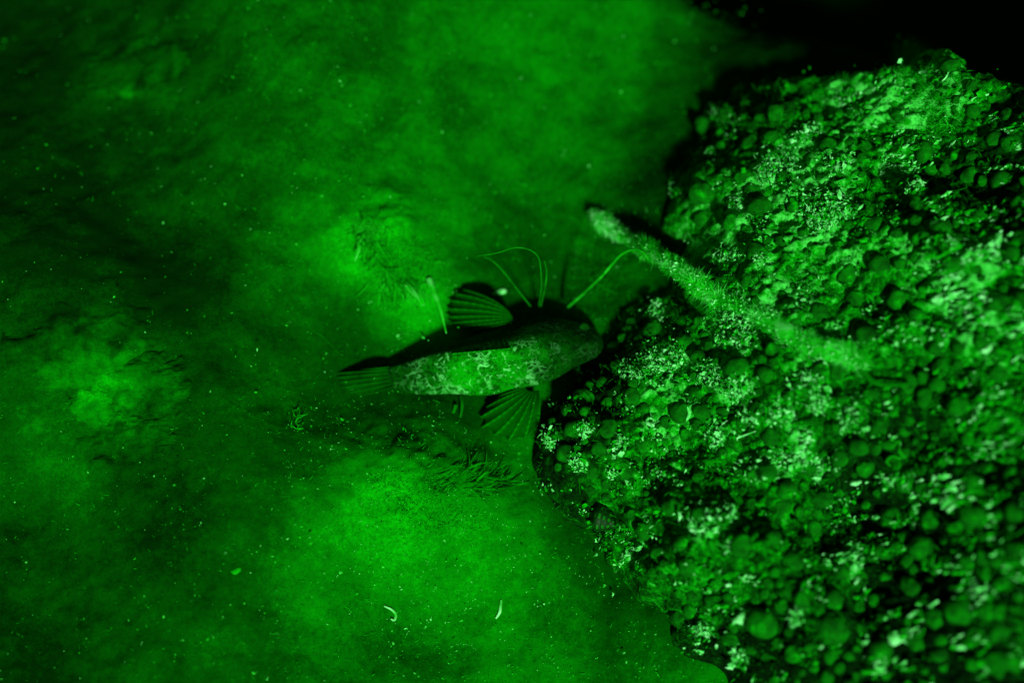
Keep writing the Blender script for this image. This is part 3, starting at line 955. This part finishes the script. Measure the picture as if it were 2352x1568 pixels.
v_, f4, f3 = blades(pc + dd * rb * .8, dd, ln, rr_.uniform(.0002, .0006, nh), 1.8, 8)
child(mesh_np("algae_fur", v_, [f4, f3], M_fuzz), branch)
nc_ = 1500
ti = np.concatenate([rr_.uniform(0, 89, nc_ - 500), rr_.uniform(0, 14, 500)]); ii = ti.astype(int)
dd = rr_.normal(size=(nc_, 3)) + np.array([0, -.3, .6]); dd /= np.linalg.norm(dd, axis=1)[:, None]
v_, f4, f3 = flakes(p[ii] + dd * (br_[ii][:, None] + rr_.uniform(.001, .005, (nc_, 1))), dd, rr_.uniform(.0007, .0024, nc_), None, 31)
child(mesh_np("silt_crust", v_, [f3], M_flake, smooth=False), branch)
fk = spline(np.array([p[84], W(2000, 872, p[84][2] + .004), W(2040, 884, p[84][2] + .004), W(2090, 880, p[84][2] + .002)]), 30)
v_, f4, f3 = tube(fk, np.linspace(.004, .0014, 30), 9)
child(mesh_np("twig", v_, [f4, f3], M_turf), branch)

# ------------------------------------------------------------------ tufts of feathery weed
def tuft(name, spots, n, ln, lean, label, cat="weed tuft", group=None, m=None, wid=(.0002, .0006), up=0.6, spread=.6, bend=.7):
    """a clump of blades rooted in the bottom; spots = (x, y, rx, ry) patches it grows from"""
    P_ = []
    for (x, y, rx_, ry_) in spots:
        k_ = n // len(spots)
        P_.append(np.stack([x + rr_.normal(size=k_) * rx_ * .6, y + rr_.normal(size=k_) * ry_ * .6], -1))
    P_ = np.vstack(P_)
    q, nn_ = cast(P_[:, 0], P_[:, 1])
    k_ = len(q)
    d = nn_ * up + np.array([lean[0], lean[1], 0.0]) + rr_.normal(scale=spread, size=(k_, 3)) * np.array([1, 1, .5])
    v_, f4, f3 = blades(q, d, rr_.uniform(*ln, k_), rr_.uniform(*wid, k_), bend, int(rr_.integers(999)))
    c = q.mean(0)
    o = mesh_np(name, v_ - c, [f4, f3], m or M_plume)
    o.location = tuple(c)
    return tag(o, label, cat, group)


tuft("feathery_weed", [(850, 540, 40, 30), (880, 600, 45, 40), (910, 660, 40, 45), (960, 610, 50, 40)], 6000, (.003, .009), (.2, -.4),
     "bright feathery weed tuft with pointed fringe above the fish's back", "weed tuft", "feathery weed tufts")
tuft("feathery_weed", [(900, 1120, 40, 40), (960, 1180, 70, 40), (1050, 1190, 70, 26), (1000, 1120, 60, 40)], 6000, (.002, .006), (.2, -.4),
     "brightest feathery weed tuft, spread on the silt below the fish", "weed tuft", "feathery weed tufts")
tuft("weed_fringe", [(1050, 1105, 50, 26), (1110, 1110, 44, 20)], 260, (.010, .030), (.95, .30), "fringe of slanting weed fronds beneath the fish's lower fin", "weed tuft", None, M_weed, (.0006, .0018), .10, .30)
tuft("weed_fringe", [(850, 560, 26, 30), (900, 630, 30, 30), (960, 650, 34, 26), (840, 500, 30, 16)], 260, (.016, .040), (.28, -.95), "fringe of long pale fronds trailing down from the tuft above the fish's back", "weed tuft", None, M_plume, (.0006, .0016), .08, .28)
tuft("pale_weed_tuft", [(2150, 250, 46, 50), (2110, 190, 40, 40), (2170, 300, 36, 26), (2090, 140, 30, 30)], 5000, (.003, .008), (.1, -.3),
     "soft pale weed tuft on the rock's far top corner against the black water", "weed tuft")
tuft("weed_sprig", [(680, 965, 10, 20)], 90, (.004, .010), (0, .2), "tiny pale sprig standing alone in dark silt left of the fish's tail", "weed sprig", None, M_plume, (.0004, .0010), .6, .7)
tuft("weed_patch", [(1350, 610, 36, 40), (1390, 640, 30, 30)], 900, (.006, .015), (0, 0), "dim weed patch on the bottom between the thick strand and the rock", "weed tuft", None, M_turf)
# spikes hanging from the upper tuft
for k_, (a, c) in enumerate([((985, 640), (1025, 765)), ((935, 655), (968, 700)), ((825, 545), (815, 600))]):
    z0 = one(*a)[0][2]
    strand([(a[0], a[1], z0 + .004), ((a[0] + c[0]) / 2 + 4, (a[1] + c[1]) / 2, z0 + .010), (c[0], c[1], z0 + .012)], .0038, .0006,
           ["longest pointed spike reaching down to the fish's upper fin", "short pointed spike just left of the longest one", "short pointed spike on the tuft's left edge"][k_],
           "weed_spike", "pointed weed spikes", M_fuzz, 30, "weed spike")

# ------------------------------------------------------------------ things lying on the bottom and the rock
def lying(pth, r, label, name, cat, lift=.003, m=None, group=None, n=40):
    a = []
    for (x, y) in pth:
        q, nn_ = one(x, y); a.append(q + nn_ * lift)
    p = spline(np.array(a), n)
    p[:, 2] = np.maximum(p[:, 2], surf(p[:, 0], p[:, 1]) + r * .5)
    rad_ = r * np.sin(np.linspace(.25, math.pi - .25, n)) ** .5
    v_, f4, f3 = tube(p - p[n // 2], rad_, 8)
    o = mesh_np(name, v_, [f4, f3], m or M_pale)
    o.location = tuple(p[n // 2])
    return tag(o, label, cat, group)


WG = "small pale worms"
lying([(880, 1390), (898, 1398), (908, 1410), (904, 1422), (896, 1420)], .0016, "small pale worm curled into a hook on the lower silt", "worm", "worm", .003, None, WG)
lying([(1152, 1376), (1150, 1392), (1148, 1405), (1140, 1420)], .0019, "small pale worm lying almost straight on the lower silt", "worm", "worm", .003, None, WG)
lying([(2075, 1015), (2068, 1008), (2060, 1016), (2062, 1034), (2068, 1045)], .0019, "crook-shaped worm tube standing over the dark cleft in the rock", "worm_tube", "worm tube", .008, M_strand, "worm tubes on the rock")
lying([(2048, 1065), (2040, 1054), (2050, 1044), (2062, 1048)], .0017, "small curled worm tube just below the crook-shaped one", "worm_tube", "worm tube", .006, M_strand, "worm tubes on the rock")
lying([(1745, 748), (1760, 758), (1780, 760), (1795, 750), (1800, 742)], .003, "pale crescent curl resting just under the furry branch", "worm_tube", "worm tube", .006, M_plume, "worm tubes on the rock")
lying([(1488, 962), (1484, 974), (1492, 984), (1502, 984)], .0024, "pale comma-shaped tube among nodules near the rock's left edge", "worm_tube", "worm tube", .008, M_flake, "worm tubes on the rock")
lying([(1574, 934), (1583, 945), (1585, 958)], .0020, "pale bow-shaped tube at the side of a round nodule", "worm_tube", "worm tube", .010, M_flake, "worm tubes on the rock")
lying([(1960, 826), (1950, 834), (1952, 848), (1964, 850), (1968, 838)], .0022, "green ring-shaped tube at the furry branch's lower end", "worm_tube", "worm tube", .008, M_strand, "worm tubes on the rock")
lying([(640, 722), (690, 745), (740, 775), (780, 815)], .0004, "hair-thin filament trailing over the silt towards the fish's tail", "filament", "filament", .003, M_turf)
lying([(1740, 985), (1700, 1000), (1690, 1006)], .0012, "thin pale twig lying across the middle of the rock", "twig", "twig", .006, M_flake)


def chip(x, y, r, label, name="shell_chip", cat="shell chip", m=None, group=None, sq=(1, .55, .35), lift=.002, seed=1, rot=0.3):
    vv, ff = ico(3, seed, sq, .35)
    q, nn_ = one(x, y)
    o = mesh_np(name, vv * r, [ff], m or M_pale)
    o.location = tuple(q + nn_ * lift)
    o.rotation_euler = (0.1, 0.1, rot)
    return tag(o, label, cat, group)


chip(1147, 673, .0075, "white shell chip on dark silt just above the fish's upper fin", seed=4)
chip(543, 1311, .006, "pale shell chip alone on the dim lower left silt", seed=5, m=M_plume)
chip(1447, 1272, .0085, "white blob of shell at the rock's lower left rim", sq=(1, .9, .6), seed=6, lift=.004)
chip(1474, 1250, .0045, "small white shell bit just above the white blob on the rim", seed=7, lift=.004)
chip(2112, 437, .0075, "round white shell bit on the upper right of the rock", sq=(1, .9, .6), seed=8, lift=.008)
chip(1715, 1420, .012, "large white shell piece among the blurred nodules low on the rock", seed=9, lift=.010)
chip(2075, 1460, .010, "white shell piece nearest the picture's lower right corner", sq=(1, .7, .5), seed=10, lift=.010)
chip(1955, 1098, .006, "almond-shaped pale shell chip midway across the rock", seed=12, lift=.01, sq=(1, .4, .3))

# a small banded snail at the rock's foot
q, nn_ = one(1382, 1182)
th = np.linspace(0, 2 * math.pi, 40, endpoint=False)
prof = [(0, .001), (.006, .0125), (.010, .0145), (.014, .0135), (.016, .0115), (.019, .0112), (.022, .0085), (.0235, .0068), (.026, .006), (.029, .0035), (.031, .0006)]
pz = spline(np.array(prof), 50)
shell = np.stack([pz[:, 0][:, None] + .003 * np.sin(th)[None] * 0, pz[:, 1][:, None] * np.cos(th)[None], pz[:, 1][:, None] * np.sin(th)[None]], -1)
shell[..., 0] += (th[None] / (2 * math.pi) - .5) * .004
sv = shell.reshape(-1, 3)
ii_, jj = np.arange(49)[:, None], np.arange(40)[None]
sf = np.stack([ii_ * 40 + jj, ii_ * 40 + (jj + 1) % 40, (ii_ + 1) * 40 + (jj + 1) % 40, (ii_ + 1) * 40 + jj], -1).reshape(-1, 4)
M_snail, nt, b = new_mat("snail_shell", 0.6, 0.2)
r = ramp(nt, attr(nt, "band"), [(0.45, g(0.03)), (0.7, g(0.15))])
nt.links.new(r.outputs[0], b.inputs["Base Color"])
band = (np.sin(np.repeat(pz[:, 0], 40) * 1200) * .5 + .5) * np.tile((np.sin(th * 7) > -.3).astype(float), 50)
o = mesh_np("snail", sv, [sf], M_snail, attrs={"band": band})
o.location = tuple(q + np.array([-.012, -.004, .012])); o.rotation_euler = (0.5, -.15, -.35)
tag(o, "small dark snail with pale bands at the rock's lower left foot", "snail")


# low crusted stones on the dim left side
def stone(x, y, rw, rh, hgt, label, seed):
    q, nn_ = one(x, y)
    n = 120
    U_, V_ = np.meshgrid(np.linspace(-1, 1, n), np.linspace(-1, 1, n), indexing='ij')
    R_ = np.hypot(U_, V_) * (1 + .5 * fbm(U_ * 2.2, V_ * 2.2, seed, 3)) + .24 * fbm(U_ * 4, V_ * 4, seed + 3, 3, .5)
    wx, wy = q[0] + U_ * rw, q[1] + V_ * rh
    bz = bed_z(wx, wy)
    dome = np.clip(1 - R_ ** 2, -.3, 1)
    pits = np.clip(fbm(wx * 55, wy * 55, seed + 5, 3) - .12, 0, 1) * .05
    z = bz + np.where(dome > 0, sstep(0, .9, dome) * hgt * .2, dome * .03) + np.clip(dome * 3, 0, 1) * (.004 * fbm(wx * 40, wy * 40, seed + 7, 3, .5))
    fqs = grid_faces(n, n)
    kp_ = (dome > -.25).ravel()[fqs].all(1)
    fqs = fqs[kp_]
    mt_ = np.clip(bil(cover_light[ni:ni + len(cx), ni:ni + len(cy)], cx[0], DX, cy[0], DX, wx, wy) + sstep(0, .5, dome) * (.06 + .3 * fbm(wx * 30, wy * 30, seed + 9, 4, .6)) - np.clip(pits * 9, 0, .3), 0, 1).ravel()
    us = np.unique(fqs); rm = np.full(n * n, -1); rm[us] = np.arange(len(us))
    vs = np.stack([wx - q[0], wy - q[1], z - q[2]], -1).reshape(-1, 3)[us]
    o = mesh_np("crusted_stone", vs, [rm[fqs]], M_bed, attrs={"cover_light": mt_[us]})
    o.location = tuple(q)
    return tag(o, label, "stone", "crusted stones on the silt")


M_stone = simple("crusted_stone", [(0.30, g(0.04)), (0.45, g(0.11)), (0.6, g(0.2)), (0.8, g(0.28))], 30, 5, 0.6, 0.4, 0.004)
stone(310, 165, .075, .045, .030, "low crusted stone with pitted top in the dim upper left", 3)
stone(190, 800, .085, .055, .030, "broad crusted stone with a smooth pale face at the left edge", 14)
stone(320, 885, .060, .040, .024, "rough pitted stone between the broad stone and the fish's tail", 25)
stone(225, 935, .030, .025, .020, "smallest pale stone, a smooth knob below the broad one", 36)
stone(300, 1010, .060, .028, .018, "dark pitted stone lowest of those on the left", 47)

# flecks of shell and weed strewn over the silt, and turf on it
ux = rr_.uniform(0, 1750, 34000); uy = rr_.uniform(0, 1568, 34000)
w_ = np.exp(-((ux - 1080) / 520) ** 2) * (0.35 + 0.9 * np.exp(-((uy - 1330) / 330) ** 2)) + 0.10 + .8 * np.exp(-((ux - 1450) / 200) ** 2 - ((uy - 1500) / 100) ** 2)
kp = rr_.random(len(ux)) < w_ * (0.25 + 2.2 * np.clip(fbm(ux / 70, uy / 70, 91, 4, .6) + .05, 0, 1))
q, nn_ = cast(ux[kp], uy[kp])
on = rock_z(q[:, 0], q[:, 1]) < bed_z(q[:, 0], q[:, 1]) + .003
q, nn_ = q[on], nn_[on]
k_ = len(q)
sz = rr_.uniform(.0005, .0014, k_)  * np.where(rr_.random(k_) < .08, 2.0, 1.0)
lf = np.where(rr_.random(k_) < .1, rr_.uniform(0, .04, k_), .0009)
v_, f4, f3 = flakes(q + nn_ * lf[:, None], nn_, sz, None, 12)
o = mesh_np("silt_flecks", v_, [f3], M_fleck, smooth=False)
tag(o, "tiny pale flecks strewn over the silt around the fish", "flecks"); o["kind"] = "stuff"
print("flecks", k_)

ux = rr_.uniform(-50, 1750, 40000); uy = rr_.uniform(-50, 1620, 40000)
lv_ = np.exp(wanted(ux, uy))
kp = (rr_.random(len(ux)) < np.clip(lv_ / .16, .05, 1)) & (fbm(ux / 60, uy / 60, 95, 3) > -.1)
q, nn_ = cast(ux[kp], uy[kp])
on = rock_z(q[:, 0], q[:, 1]) < bed_z(q[:, 0], q[:, 1]) + .003
q, nn_ = q[on], nn_[on]
k_ = len(q)
v_, f4, f3 = blades(q, nn_ * .7 + rr_.normal(scale=.6, size=(k_, 3)), rr_.uniform(.002, .006, k_), rr_.uniform(.0002, .0005, k_), .9, 14)
o = mesh_np("silt_turf", v_, [f4, f3], M_plume)
tag(o, "thin fuzz of algae growing over the silt of the bottom", "algae"); o["kind"] = "stuff"
